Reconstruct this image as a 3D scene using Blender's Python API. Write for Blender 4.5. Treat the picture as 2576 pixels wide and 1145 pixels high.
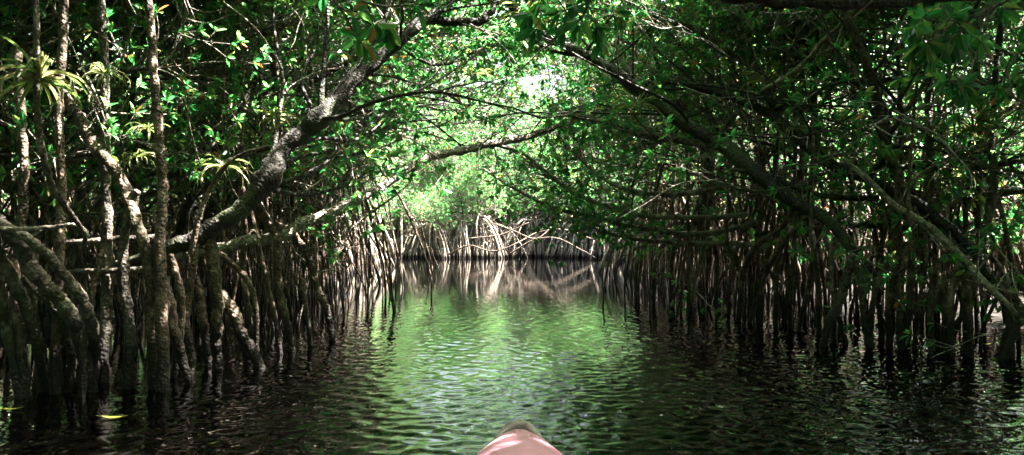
import bpy, math
import numpy as np
from mathutils import Vector
S = bpy.context.scene
for o in list(bpy.data.objects): bpy.data.objects.remove(o)
PI = math.pi
# ------------------------------------------------------------------ camera
CAMH = 0.9
cam = bpy.data.cameras.new('camera'); co = bpy.data.objects.new('camera', cam)
S.collection.objects.link(co); S.camera = co
cam.lens = 28.0; cam.sensor_width = 36.0; cam.clip_start = 0.05; cam.clip_end = 2000
co.location = (0, 0, CAMH); co.rotation_euler = (math.radians(90.5), 0, 0)
# ------------------------------------------------------------------ light
SUN_EL, SUN_AZ = 61.0, 72.0          # azimuth measured from +Y (view direction) towards +X (right)
w = bpy.data.worlds.new('World'); S.world = w; w.use_nodes = True
nt = w.node_tree; nt.nodes.clear()
sky = nt.nodes.new('ShaderNodeTexSky'); sky.sky_type = 'NISHITA'; sky.sun_disc = False
sky.sun_elevation = math.radians(SUN_EL); sky.sun_rotation = math.radians(SUN_AZ)
sky.dust_density = 9.0; sky.air_density = .7; sky.ozone_density = 0.2
bg = nt.nodes.new('ShaderNodeBackground'); bg.inputs[1].default_value = 0.05
wo = nt.nodes.new('ShaderNodeOutputWorld')
nt.links.new(sky.outputs[0], bg.inputs[0]); nt.links.new(bg.outputs[0], wo.inputs[0])
sl = bpy.data.lights.new('sun', 'SUN'); sl.energy = 5.0; sl.angle = math.radians(0.5); sl.color = (1.0, 0.93, 0.84)
so = bpy.data.objects.new('sun', sl); S.collection.objects.link(so)
ce = math.cos(math.radians(SUN_EL))
sd = Vector((math.sin(math.radians(SUN_AZ))*ce, math.cos(math.radians(SUN_AZ))*ce, math.sin(math.radians(SUN_EL))))
so.rotation_euler = sd.to_track_quat('Z', 'Y').to_euler(); so.location = (0, 0, 40)
S.view_settings.view_transform = 'Standard'; S.view_settings.look = 'None'
S.view_settings.exposure = 4.7; S.view_settings.gamma = 1.0
S.cycles.max_bounces = 6; S.cycles.diffuse_bounces = 1; S.cycles.glossy_bounces = 3
S.cycles.transmission_bounces = 3; S.cycles.transparent_max_bounces = 4
S.cycles.caustics_reflective = False; S.cycles.caustics_refractive = False

# ------------------------------------------------------------------ materials
def mat(name):
    m = bpy.data.materials.new(name); m.use_nodes = True
    n = m.node_tree; n.nodes.clear()
    out = n.nodes.new('ShaderNodeOutputMaterial')
    return m, n, out
def N(n, t, **k):
    x = n.nodes.new(t)
    for a, b in k.items(): setattr(x, a, b)
    return x
def ramp(n, stops, src):
    r = N(n, 'ShaderNodeValToRGB'); e = r.color_ramp.elements
    while len(e) < len(stops): e.new(0.5)
    for i, (p, c) in enumerate(stops):
        e[i].position = p; e[i].color = (*c, 1) if len(c) == 3 else c
    n.links.new(src, r.inputs[0]); return r
def leaf_mat(name, stops, tstops, tr=0.48, rough=0.3):
    m, n, out = mat(name)
    g = N(n, 'ShaderNodeNewGeometry'); L = n.links
    oi = N(n, 'ShaderNodeObjectInfo')
    a = N(n, 'ShaderNodeMath', operation='ADD'); L.new(g.outputs['Random Per Island'], a.inputs[0]); L.new(oi.outputs['Random'], a.inputs[1])
    fr = N(n, 'ShaderNodeMath', operation='FRACT'); L.new(a.outputs[0], fr.inputs[0])
    c1 = ramp(n, stops, fr.outputs[0]); c2 = ramp(n, tstops, fr.outputs[0])
    p = N(n, 'ShaderNodeBsdfPrincipled'); p.inputs['Roughness'].default_value = rough
    p.inputs['Specular IOR Level'].default_value = 0.45
    L.new(c1.outputs[0], p.inputs['Base Color'])
    t = N(n, 'ShaderNodeBsdfTranslucent'); L.new(c2.outputs[0], t.inputs[0])
    mx = N(n, 'ShaderNodeMixShader'); mx.inputs[0].default_value = tr
    L.new(p.outputs[0], mx.inputs[1]); L.new(t.outputs[0], mx.inputs[2]); L.new(mx.outputs[0], out.inputs[0])
    return m
M_leaf = leaf_mat('mangrove_leaf',
    [(0, (.012, .06, .018)), (.45, (.026, .11, .028)), (.8, (.055, .17, .03)), (.965, (.14, .20, .04)), (.985, (.30, .11, .03))],
    [(0, (.035, .27, .065)), (.45, (.09, .41, .10)), (.8, (.21, .55, .14)), (.965, (.50, .58, .15)), (.985, (.60, .22, .06))])
M_strap = leaf_mat('air_plant_leaf',
    [(0, (.05, .09, .03)), (.5, (.10, .14, .05)), (.85, (.18, .19, .09)), (1, (.22, .15, .08))],
    [(0, (.15, .30, .06)), (.5, (.28, .38, .10)), (1, (.42, .38, .18))], tr=.35)
def bark_mat(name, dark, mid, pale, wet=True, moss=.25, tide=.42):
    m, n, out = mat(name); L = n.links
    g = N(n, 'ShaderNodeNewGeometry'); tc = N(n, 'ShaderNodeTexCoord')
    n1 = N(n, 'ShaderNodeTexNoise'); n1.inputs['Scale'].default_value = 9; n1.inputs['Detail'].default_value = 6; n1.inputs['Roughness'].default_value = .65
    n2 = N(n, 'ShaderNodeTexNoise'); n2.inputs['Scale'].default_value = 38; n2.inputs['Detail'].default_value = 4
    n3 = N(n, 'ShaderNodeTexNoise'); n3.inputs['Scale'].default_value = 3.1; n3.inputs['Detail'].default_value = 3
    v = N(n, 'ShaderNodeTexVoronoi'); v.inputs['Scale'].default_value = 55
    for q in (n1, n2, n3, v): L.new(g.outputs['Position'], q.inputs['Vector'])
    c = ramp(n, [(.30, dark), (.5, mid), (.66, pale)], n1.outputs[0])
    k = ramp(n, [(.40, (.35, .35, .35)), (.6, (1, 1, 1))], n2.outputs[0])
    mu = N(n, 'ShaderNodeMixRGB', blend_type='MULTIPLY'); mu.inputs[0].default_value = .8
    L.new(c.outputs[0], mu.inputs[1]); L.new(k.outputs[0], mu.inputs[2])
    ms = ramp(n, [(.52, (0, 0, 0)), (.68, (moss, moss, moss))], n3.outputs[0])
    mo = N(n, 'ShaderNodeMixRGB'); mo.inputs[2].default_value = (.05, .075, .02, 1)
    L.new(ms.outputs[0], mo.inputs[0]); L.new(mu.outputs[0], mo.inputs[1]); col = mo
    if wet:   # tide stain: algae-dark band above the water, ragged edge
        sx = N(n, 'ShaderNodeSeparateXYZ'); L.new(g.outputs['Position'], sx.inputs[0])
        ad = N(n, 'ShaderNodeMath', operation='MULTIPLY_ADD'); L.new(n1.outputs[0], ad.inputs[0]); ad.inputs[1].default_value = -tide; L.new(sx.outputs[2], ad.inputs[2])
        wr = ramp(n, [(.0, (1, 1, 1)), (.14, (0, 0, 0))], ad.outputs[0])
        wm = N(n, 'ShaderNodeMixRGB'); wm.inputs[2].default_value = (.007, .0045, .003, 1)
        L.new(wr.outputs[0], wm.inputs[0]); L.new(col.outputs[0], wm.inputs[1]); col = wm
    p = N(n, 'ShaderNodeBsdfPrincipled'); p.inputs['Roughness'].default_value = .72; p.inputs['Specular IOR Level'].default_value = .3
    L.new(col.outputs[0], p.inputs['Base Color'])
    ad2 = N(n, 'ShaderNodeMath', operation='ADD'); L.new(n2.outputs[0], ad2.inputs[0])
    L.new(v.outputs['Distance'], ad2.inputs[1])
    b = N(n, 'ShaderNodeBump'); b.inputs['Strength'].default_value = .7; b.inputs['Distance'].default_value = .012
    L.new(ad2.outputs[0], b.inputs['Height']); L.new(b.outputs[0], p.inputs['Normal'])
    L.new(p.outputs[0], out.inputs[0]); return m
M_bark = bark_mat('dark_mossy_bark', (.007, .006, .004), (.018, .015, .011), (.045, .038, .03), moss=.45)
M_grey = bark_mat('pale_grey_bark', (.014, .011, .008), (.06, .048, .036), (.21, .175, .14), moss=.25)
M_pale = bark_mat('bleached_sunlit_bark', (.08, .07, .055), (.24, .20, .16), (.45, .40, .34), moss=.2, tide=.12)  # bleached bark lightened to stand in for sun on log, stems, far roots
M_root = bark_mat('prop_root_bark', (.018, .011, .007), (.085, .055, .038), (.27, .20, .155), moss=.15)
M_twig = bark_mat('twig_bark', (.07, .055, .045), (.20, .17, .14), (.40, .36, .31), wet=False, moss=.1)

m, n, out = mat('dark_water'); M_water = m; L = n.links
g = N(n, 'ShaderNodeNewGeometry')
a2 = N(n, 'ShaderNodeTexNoise'); a2.inputs['Scale'].default_value = 26.0; a2.inputs['Detail'].default_value = 2.0
L.new(g.outputs['Position'], a2.inputs['Vector'])
b = N(n, 'ShaderNodeBump'); b.inputs['Distance'].default_value = .0005; b.inputs['Strength'].default_value = .6; L.new(a2.outputs[0], b.inputs['Height'])
p = N(n, 'ShaderNodeBsdfPrincipled'); p.inputs['Base Color'].default_value = (.0003, .00025, .00015, 1)
p.inputs['Roughness'].default_value = 0.0; p.inputs['IOR'].default_value = 1.5; p.inputs['Specular IOR Level'].default_value = .5
L.new(b.outputs[0], p.inputs['Normal']); L.new(p.outputs[0], out.inputs[0])

m, n, out = mat('peat_mud'); M_mud = m; L = n.links
g = N(n, 'ShaderNodeNewGeometry'); a1 = N(n, 'ShaderNodeTexNoise'); a1.inputs['Scale'].default_value = 4; a1.inputs['Detail'].default_value = 8
L.new(g.outputs['Position'], a1.inputs['Vector'])
c = ramp(n, [(.3, (.003, .0022, .0016)), (.7, (.010, .008, .005))], a1.outputs[0])
p = N(n, 'ShaderNodeBsdfPrincipled'); p.inputs['Roughness'].default_value = .9; p.inputs['Specular IOR Level'].default_value = .15; L.new(c.outputs[0], p.inputs['Base Color'])
b = N(n, 'ShaderNodeBump'); b.inputs['Distance'].default_value = .05; L.new(a1.outputs[0], b.inputs['Height']); L.new(b.outputs[0], p.inputs['Normal'])
L.new(p.outputs[0], out.inputs[0])

def plastic(name, c0, c1, rough):
    m, n, out = mat(name); L = n.links
    t = N(n, 'ShaderNodeTexCoord'); a = N(n, 'ShaderNodeTexNoise'); a.inputs['Scale'].default_value = 14; a.inputs['Detail'].default_value = 6
    L.new(t.outputs['Object'], a.inputs['Vector'])
    c = ramp(n, [(.35, c0), (.65, c1)], a.outputs[0])
    a2 = N(n, 'ShaderNodeTexNoise'); a2.inputs['Scale'].default_value = 220; L.new(t.outputs['Object'], a2.inputs['Vector'])
    b = N(n, 'ShaderNodeBump'); b.inputs['Distance'].default_value = .0008; L.new(a2.outputs[0], b.inputs['Height'])
    p = N(n, 'ShaderNodeBsdfPrincipled'); p.inputs['Roughness'].default_value = rough
    L.new(c.outputs[0], p.inputs['Base Color']); L.new(b.outputs[0], p.inputs['Normal']); L.new(p.outputs[0], out.inputs[0]); return m
M_kayak = plastic('faded_red_plastic', (.64, .25, .36), (.72, .33, .44), .5)
M_webbing = plastic('grey_fuzzy_webbing', (.36, .29, .27), (.50, .42, .40), .95)
M_float = plastic('fallen_leaf', (.38, .36, .06), (.50, .46, .10), .4)

# ------------------------------------------------------------------ geometry helpers
def catmull(P, sub):
    P = np.asarray(P, float)
    if len(P) < 3 or sub < 2: return P
    Q = np.vstack([2*P[0]-P[1], P, 2*P[-1]-P[-2]]); out = []
    for i in range(1, len(Q)-2):
        for k in range(sub):
            t = k/sub; a, b_, c_, d = Q[i-1], Q[i], Q[i+1], Q[i+2]
            out.append(.5*((2*b_)+(-a+c_)*t+(2*a-5*b_+4*c_-d)*t*t+(-a+3*b_-3*c_+d)*t**3))
    out.append(P[-1]); return np.array(out)
class Geo:
    def __init__(s): s.v = []; s.f = []; s.n = 0
    def add(s, v, f):
        s.v.append(np.asarray(v, np.float32)); s.f.append(np.asarray(f, np.int32)+s.n); s.n += len(v)
    def tube(s, path, r, sides=6, rough=0, rng=None):
        P = np.asarray(path, float); n = len(P)
        r = np.asarray(r, float)*np.ones(n)
        T = np.gradient(P, axis=0); T /= np.linalg.norm(T, axis=1)[:, None]+1e-9
        u = np.cross(T[0], [0.31, 0.2, 0.93]); u /= np.linalg.norm(u)+1e-9; U = []
        for t in T:
            u = u-t*np.dot(u, t); u /= np.linalg.norm(u)+1e-9; U.append(u)
        U = np.array(U); V = np.cross(T, U)
        a = np.arange(sides)*2*PI/sides
        R = r[:, None]*np.ones((n, sides))
        if rough and rng is not None: R = R*(1+rng.normal(0, rough, (n, sides)))*(1+rng.normal(0, rough, (n, 1)))
        ring = P[:, None, :]+R[:, :, None]*(np.cos(a)[None, :, None]*U[:, None, :]+np.sin(a)[None, :, None]*V[:, None, :])
        ring = np.concatenate([np.repeat(P[:1]-T[:1]*r[0]*.4, sides, 0)[None], ring, np.repeat(P[-1:]+T[-1:]*r[-1]*.4, sides, 0)[None]])
        n += 2
        i = np.arange(n-1)[:, None]*sides; j = np.arange(sides)[None, :]; k = (j+1) % sides
        F = np.stack([i+j, i+k, i+sides+k, i+sides+j], -1).reshape(-1, 4)
        s.add(ring.reshape(-1, 3), F)
    def leaves(s, p, d, nrm, l, wd):
        m = len(p)
        if not m: return
        d = d/(np.linalg.norm(d, axis=1)[:, None]+1e-9)
        side = np.cross(nrm, d); side /= np.linalg.norm(side, axis=1)[:, None]+1e-9
        nn = np.cross(d, side); l = l[:, None]; wd = wd[:, None]
        V = np.stack([p, p+d*l*.34+side*wd*.46+nn*wd*.16, p+d*l*.74+side*wd*.42+nn*wd*.08,
                      p+d*l-nn*l*.10, p+d*l*.74-side*wd*.42+nn*wd*.08, p+d*l*.34-side*wd*.46+nn*wd*.16], 1).reshape(-1, 3)
        b_ = (np.arange(m)*6)[:, None]
        s.add(V, np.concatenate([b_+np.array([[0, 3, 2, 1]]), b_+np.array([[0, 5, 4, 3]])], 0))
    def mesh(s, name, m, smooth=True):
        me = bpy.data.meshes.new(name)
        if s.n:
            v = np.concatenate(s.v); f = np.concatenate(s.f)
            me.vertices.add(len(v)); me.vertices.foreach_set('co', v.ravel())
            me.loops.add(f.size); me.loops.foreach_set('vertex_index', f.ravel())
            me.polygons.add(len(f)); me.polygons.foreach_set('loop_start', np.arange(len(f), dtype=np.int32)*4)
            me.polygons.foreach_set('use_smooth', np.full(len(f), smooth))
            me.update(calc_edges=True); me.validate()
        me.materials.append(m); return me
COL = S.collection.objects
def link(name, me, parent=None):
    o = bpy.data.objects.new(name, me); COL.link(o)
    if parent is not None: o.parent = parent
    return o
def tag(o, label=None, cat=None, group=None, kind=None):
    if label: o['label'] = label
    if cat: o['category'] = cat
    if group: o['group'] = group
    if kind: o['kind'] = kind
    return o
def unit(v): v = np.asarray(v, float); return v/(np.linalg.norm(v)+1e-9)
K = 1/(2.516*796)
def px(x, y, Y): return np.array([(x-1288)*K*Y, Y, CAMH+(590-y)*K*Y])

# ------------------------------------------------------------------ vegetation growth
def wander_path(rng, p, d, L_, n, wob, up):
    d = unit(d); P = [np.array(p, float)]; st = L_/n
    for i in range(n):
        d = unit(d+rng.normal(0, wob, 3)+np.array([0, 0, up])); P.append(P[-1]+d*st)
    return np.array(P)
def rosette(acc, rng, p, ax, size, k):
    """acc: list collecting leaf tuples; k leaves spread round the twig tip"""
    ax = unit(ax); u = unit(np.cross(ax, rng.normal(size=3))); v = np.cross(ax, u)
    ph = rng.uniform(0, 2*PI)+np.arange(k)*2.4
    el = rng.uniform(.15, 1.25, k)
    d = (np.cos(ph)[:, None]*u+np.sin(ph)[:, None]*v)*np.sin(el)[:, None]+ax*np.cos(el)[:, None]
    d[:, 2] -= rng.uniform(0, .35, k)
    nr = ax*1.0+rng.normal(0, .25, (k, 3))+np.array([0, 0, .5])
    l = size*rng.uniform(.7, 1.2, k)
    acc.append((np.repeat([p], k, 0)+d*size*.12, d, nr, l, l*rng.uniform(.36, .46, k)))
def flush(geo, acc, keep=None):
    if not acc: return
    p, d, nr, l, wd = [np.concatenate([a[i] for a in acc]) for i in range(5)]
    if keep is not None:
        m_ = keep(p); p, d, nr, l, wd = p[m_], d[m_], nr[m_], l[m_], wd[m_]
    geo.leaves(p, d, nr, l, wd)
def leafy(rng, path, r0, tw, acc, ntw, tl=.55, size=.072, t0=.25, kl=6, dens=1.0, sub=3):
    """side twigs with leaf rosettes along a limb"""
    n = len(path)
    for q in range(ntw):
        t = t0+(1-t0)*rng.uniform()**.8; i = min(int(t*(n-1)), n-2)
        p = path[i]+(path[i+1]-path[i])*rng.uniform(); ax = unit(path[i+1]-path[i])
        d = unit(ax*.8+rng.normal(0, .7, 3)+np.array([0, 0, .12]))
        L_ = tl*rng.uniform(.5, 1.4)
        tp = wander_path(rng, p, d, L_, 5, .16, .02)
        tp = catmull(tp, 2)
        tw.tube(tp, np.linspace(.008, .0035, len(tp)), 4)
        if rng.uniform() < dens: rosette(acc, rng, tp[-1], tp[-1]-tp[-2], size, kl+rng.integers(0, 4))
        for s_ in range(sub):
            j = rng.integers(3, len(tp)-1); d2 = unit((tp[j+1]-tp[j])*20+rng.normal(0, .8, 3))
            t2 = wander_path(rng, tp[j], d2, L_*rng.uniform(.25, .55), 3, .15, .03)
            tw.tube(t2, np.linspace(.0045, .0028, len(t2)), 3)
            if rng.uniform() < dens: rosette(acc, rng, t2[-1], t2[-1]-t2[-2], size, kl-1+rng.integers(0, 4))
def root_path(rng, p0, az, spread, foot=-.35, drop=None):
    """stilt root: leaves the trunk outwards, arches over, goes down steeply"""
    h = p0[2]-foot; c, s_ = math.cos(az), math.sin(az)
    a = rng.uniform(.1, .3)*spread
    prof = [(0, 0), (.28, -.03*h/1.2), (.6, .16), (.85, .48), (.97, .75), (1.0+rng.uniform(-.05, .1), 1)]
    P = []
    for t, dz in prof:
        P.append([p0[0]+c*spread*t+rng.normal(0, .018), p0[1]+s_*spread*t+rng.normal(0, .018), p0[2]-dz*h])
    return catmull(P, 3)

class Proto: pass
def make_proto(seed, H=4.6, hc=1.1, reach=2.4, nroots=11, nbr=6, leafk=1.0, top=1.5, rt=.06, slim=False, zmin=1.9, size=.074, nbare=5, mroot=None, rsp=1.0, rk=1.0, t0=.28):
    rng = np.random.default_rng(seed); T = Proto(); T.parts = []
    lean = rng.uniform(.25, .55)*(0.3 if slim else 1)
    n = 9; tp = [np.array([0, 0, hc])]; d = unit([lean*.6, rng.normal(0, .1), 1])
    for i in range(n):
        d = unit(d+rng.normal(0, .11, 3)+np.array([lean*.13, 0, 0])); tp.append(tp[-1]+d*(H-hc)/n)
    tpath = catmull(tp, 3); rr = np.linspace(rt, rt*.28, len(tpath))
    g_ = Geo(); g_.tube(tpath, rr, 9, .05, rng); T.parts.append(('trunk', g_.mesh('trunk', M_grey if rng.uniform() < .6 else M_bark)))
    # prop roots
    for q in range(nroots):
        j = int(rng.uniform(0, .22)*len(tpath)); p0 = tpath[j].copy(); p0[2] -= .02
        az = q*2.4+rng.normal(0, .3); sp = rsp*(.12+1.15*rng.uniform()**1.3)*(.7 if slim else 1)*(.5+.5*p0[2]/hc)
        rp = root_path(rng, p0, az, sp); r_ = rk*(.008+.020*rng.uniform()**1.6)
        g_ = Geo(); g_.tube(rp, np.linspace(r_*1.15, r_*.85, len(rp)), 7, .06, rng)
        for f_ in range(rng.integers(0, 3)):
            k_ = len(rp)//2+rng.integers(-3, 3)
            r2 = root_path(rng, rp[k_], az+rng.normal(0, 1.2), rng.uniform(.08, .45))
            g_.tube(r2, np.linspace(r_*.8, r_*.6, len(r2)), 6, .06, rng)
        T.parts.append(('prop_root', g_.mesh('prop_root', mroot or M_root)))
    tw = Geo(); acc = []
    for q in range(nbr):
        t = t0+(.98-t0)*(q+.5)/nbr; j = int(t*(len(tpath)-1)); p0 = tpath[j]
        az = q*2.4+rng.normal(0, .4); L_ = reach*rng.uniform(.6, 1.15)*(1.1-.4*t)
        dx = np.array([math.cos(az)+.55, math.sin(az), rng.uniform(.0, .5)])
        bp = catmull(wander_path(rng, p0, dx, L_, 8, .15, .01), 2)
        g_ = Geo(); r_ = rr[j]*.6; g_.tube(bp, np.linspace(r_, r_*.25, len(bp)), 6, .05, rng)
        T.parts.append(('branch', g_.mesh('branch', M_bark if rng.uniform() < .5 else M_twig)))
        hk = leafk*np.interp(bp[len(bp)//2][2], [2.6, 4.2], [.75, top]); leafy(rng, bp, r_, tw, acc, int(13*hk), size=size)
        for s_ in range(3):
            k_ = rng.integers(4, len(bp)-3); d2 = unit(unit(bp[k_+1]-bp[k_])+rng.normal(0, .6, 3))
            sp_ = catmull(wander_path(rng, bp[k_], d2, L_*.5, 6, .16, .01), 2)
            tw.tube(sp_, np.linspace(r_*.55, .005, len(sp_)), 5)
            leafy(rng, sp_, .01, tw, acc, int(9*hk), size=size)
        k_ = rng.integers(5, len(bp)-2)
        if rng.uniform() < .3 and bp[k_][0] < .3:   # thin hanging aerial root
            p0 = bp[k_]; zz = rng.uniform(-.3, 1.2)
            hp = catmull([p0, p0+[.02, .01, -.3*(p0[2]-zz)], p0+[rng.normal(0, .05), rng.normal(0, .05), -.65*(p0[2]-zz)], [p0[0]+rng.normal(0, .06), p0[1]+rng.normal(0, .06), zz]], 4)
            g_ = Geo(); g_.tube(hp, .008, 5, .05, rng); T.parts.append(('aerial_root', g_.mesh('aerial_root', M_root)))
    for q in range(nbare):
        j = int(rng.uniform(.05, .5)*len(tpath)); az = rng.normal(0, 1.0) if rng.uniform() < .7 else rng.uniform(-3, 3)
        p0 = tpath[j]; L_ = reach*rng.uniform(.8, 1.6); e = rng.uniform(.25, .9)
        bp = catmull(wander_path(rng, p0, [math.cos(az), math.sin(az), e], L_, 10, .13, -.05*e+.01), 2)
        bp[:, 2] = np.maximum(bp[:, 2], 1.25+.1*np.sin(bp[:, 0]*4)) if p0[2] > 1.3 else bp[:, 2]
        g_ = Geo(); r_ = rng.uniform(.010, .022); g_.tube(bp, np.linspace(r_, .005, len(bp)), 6, .06, rng); T.parts.append(('branch', g_.mesh('branch', M_bark if rng.uniform() < .5 else M_twig)))
        leafy(rng, bp, r_, tw, acc, 7, size=size, dens=.5, t0=.4)
        for s_ in range(4):
            k_ = rng.integers(3, len(bp)-4); d2 = unit(unit(bp[k_+1]-bp[k_])+rng.normal(0, .55, 3))
            sp_ = catmull(wander_path(rng, bp[k_], d2, L_*rng.uniform(.3, .6), 7, .17, .0), 2)
            tw.tube(sp_, np.linspace(r_*.5, .003, len(sp_)), 4)
            leafy(rng, sp_, .01, tw, acc, 3, size=size, dens=.5, sub=2)
    T.parts.append(('twigs', tw.mesh('twigs', M_twig)))
    fo = Geo(); flush(fo, acc, lambda p: p[:, 2] > zmin+.25*np.sin(p[:, 0]*3)*np.cos(p[:, 1]*2.3)); T.parts.append(('foliage', fo.mesh('foliage', M_leaf, False)))
    return T
def place(T, x, y, rz, sc, label, group, cat='tree', skip=()):
    r = bpy.data.objects.new('mangrove_tree', None); COL.link(r); r.empty_display_size = .2
    r.location = (x, y, 0); r.rotation_euler = (0, 0, rz); r.scale = (sc, sc, sc)
    tag(r, label, cat, group)
    for nm, me in T.parts:
        if nm in skip: continue
        o = link(nm, me, r)
        if nm in ('twigs', 'foliage'): o['kind'] = 'stuff'
    return r

# ------------------------------------------------------------------ setting
LB = [(-8, -2.9), (2, -2.9), (4.5, -2.9), (5.0, -2.5), (5.8, -2.1), (6.9, -1.75), (9, -2.0), (12, -2.4), (18, -3.5), (24, -4.0), (31, -4.4)]
RB = [(-8, 3.6), (3, 3.6), (5.7, 3.5), (6.7, 3.0), (7.5, 2.6), (9, 2.0), (12, 1.8), (20, 2.9), (31, 4.0)]
def bank(side, y):
    B = LB if side < 0 else RB
    return float(np.interp(y, [b[0] for b in B], [b[1] for b in B]))
def ground():
    xs = np.concatenate([[-900, -200, -60], np.arange(-24, 24.1, .6), [60, 200, 900]]); ys = np.concatenate([[-900, -200, -60], np.arange(-20, 70, .8), [120, 300, 900]])
    rng = np.random.default_rng(5); V = []
    for y in ys:
        l, r_ = bank(-1, y), bank(1, y)
        for x in xs:
            dd = max(l-x, x-r_) if y < 31 else max(max(l-x, x-r_), y-31)
            t = np.clip((dd-.2)/2.0, 0, 1); V.append((x, y, -.8+.86*t+rng.normal(0, .03)*(dd < 25)))
    nx = len(xs); i, j = np.meshgrid(np.arange(nx-1), np.arange(len(ys)-1)); a = (j*nx+i).ravel()
    g_ = Geo(); g_.add(V, np.stack([a, a+1, a+nx+1, a+nx], 1)); return g_
tag(link('ground', ground().mesh('ground', M_mud)), kind='structure')
def water():
    r_ = np.random.default_rng(9)
    ys = [1.3]
    while ys[-1] < 40: ys.append(ys[-1]+max(.009, .0045*ys[-1]))
    ys = np.array([-900, -60, -8, -2, 0, .8]+ys+[60, 200, 900]); xs = np.concatenate([[-900, -60, -15, -7], np.arange(-4.4, 4.6, .021), [7, 15, 60, 900]])
    X, Y = np.meshgrid(xs, ys); Z = np.zeros_like(X)
    dy = np.maximum(.009, .0045*Y)
    for q in range(70):
        lam = .05*(3.6**r_.uniform()); th = r_.uniform(0, PI); k_ = 2*PI/lam
        sl = .0085*(1.5 if lam < .09 else 1)
        amp = sl/k_*np.clip((lam/np.maximum(dy, .018)-2.2)/2, 0, 1)
        wx, wy = X+.05*np.sin(Y*2.3+q)+.03*np.sin(X*7+q), Y+.06*np.sin(X*1.7+q*2)
        Z += amp*np.sin(k_*(math.cos(th)*wx+math.sin(th)*wy)+r_.uniform(0, 6.28))*(1+.6*np.sin(X*.9+Y*.6+q))
    calm = np.interp(X, [-2.6, -1.0], [.10, 1])*np.interp(X, [3.0, 4.4], [1, .4])*np.interp(np.abs(X), [4.5, 5], [1, 0])*np.interp(Y, [.9, 1.3], [0, 1])*np.interp(Y, [1.3, 5, 14, 40], [2.7, 2.0, .8, .3])
    Z *= calm
    nx = len(xs); i, j = np.meshgrid(np.arange(nx-1), np.arange(len(ys)-1)); a = (j*nx+i).ravel()
    g_ = Geo(); g_.add(np.stack([X, Y, Z], -1).reshape(-1, 3), np.stack([a, a+1, a+nx+1, a+nx], 1)); return g_
tag(link('water', water().mesh('water', M_water)), kind='structure')

# far-off wood behind the rows one can tell apart
rng = np.random.default_rng(77); g_ = Geo()
def mass(cnt, fx, fy, z0, z1, size):
    nc = cnt//40; cx, cy = fx(nc), fy(nc); cz = rng.uniform(z0, z1, nc)
    c = np.repeat(np.stack([cx, cy, cz], 1), 40, 0)+rng.normal(0, .45, (nc*40, 3)); c[:, 2] = np.maximum(c[:, 2], .15)
    m_ = len(c); l = size*rng.uniform(.7, 1.3, m_)
    g_.leaves(c, rng.normal(0, 1, (m_, 3)), rng.normal(0, .7, (m_, 3))+[0, 0, .6], l, l*.42)
mass(60000, lambda k: -rng.uniform(11, 18, k), lambda k: rng.uniform(-12, 20, k), .4, 6.5, .17)
mass(60000, lambda k: rng.uniform(11, 18, k), lambda k: rng.uniform(-12, 20, k), .4, 6.5, .17)
mass(50000, lambda k: rng.uniform(-12, 12, k), lambda k: rng.uniform(-18, -12, k), .4, 6.5, .17)  # unseen mass behind the camera, added to block light from behind
mass(30000, lambda k: -rng.uniform(12, 19, k), lambda k: rng.uniform(20, 48, k), .4, 4.0, .17)
mass(30000, lambda k: rng.uniform(12, 19, k), lambda k: rng.uniform(20, 48, k), .4, 4.0, .17)
mass(40000, lambda k: rng.uniform(-18, 18, k), lambda k: rng.uniform(47, 54, k), .4, 4.4, .18)
tag(link('far_wood', g_.mesh('far_wood', M_leaf, False)), 'distant mass of mangrove foliage closing off the swamp behind the trees', 'trees', kind='stuff')

for side in (-1, 1):
    g_ = Geo(); rr_ = np.random.default_rng(50+side)
    for q in range(1500):
        y = rr_.uniform(3, 30); x = side*rr_.uniform(6.6, 11.5); h_ = rr_.uniform(.7, 2.2); sx, sy = rr_.normal(0, .22, 2)
        g_.tube(catmull([(x, y, h_), (x+sx, y+sy, h_*.75), (x+sx*1.7, y+sy*1.7, h_*.3), (x+sx*1.9, y+sy*1.9, -.1)], 2), rr_.uniform(.014, .04), 4)
    tag(link('root_thicket', g_.mesh('root_thicket', M_root)), 'tangled mass of dark stilt roots deep in the swamp on the %s' % ('left' if side < 0 else 'right'), 'roots', kind='stuff')

# ------------------------------------------------------------------ row trees
PN = [make_proto(500+i, H=6.0+.2*i, hc=.85+.08*i, reach=2.7, nroots=11+i % 3, nbr=9, rt=.050+.004*i, leafk=.7, zmin=2.9, t0=.42, top=3.0) for i in range(5)]
PB = [make_proto(100+i, H=5.2+.22*i, hc=.85+.07*i, reach=2.4+.1*i, nroots=11+i % 3, nbr=9, rt=.046+.004*i, leafk=.34, zmin=2.1, top=1.2) for i in range(6)]
PS = [make_proto(200+i, H=4.6+.3*i, hc=1.0+.12*i, reach=1.3, nroots=9, nbr=7, rt=.030, slim=True, leafk=.4, zmin=1.5, top=1.2) for i in range(5)]
PT = [make_proto(600+i, H=5.0+.3*i, hc=1.0+.12*i, reach=1.4, nroots=9, nbr=6, rt=.030, slim=True, leafk=.9, zmin=2.8, t0=.5, top=2.2) for i in range(4)]
PI_ = [make_proto(400+i, H=5.0+.3*i, hc=.9, reach=2.0, nroots=8, nbr=11, rt=.045, leafk=.38, zmin=.9, t0=.12, top=.9) for i in range(5)]
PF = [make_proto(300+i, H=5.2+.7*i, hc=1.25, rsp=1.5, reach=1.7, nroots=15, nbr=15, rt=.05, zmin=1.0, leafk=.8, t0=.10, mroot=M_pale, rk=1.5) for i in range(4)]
PL = [make_proto(700+i, H=2.6+.3*i, hc=1.25, rsp=1.5, reach=1.2, nroots=19, nbr=7, rt=.04, zmin=1.25, leafk=.6, t0=.25, mroot=M_pale, nbare=4, rk=2.0) for i in range(4)]
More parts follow.
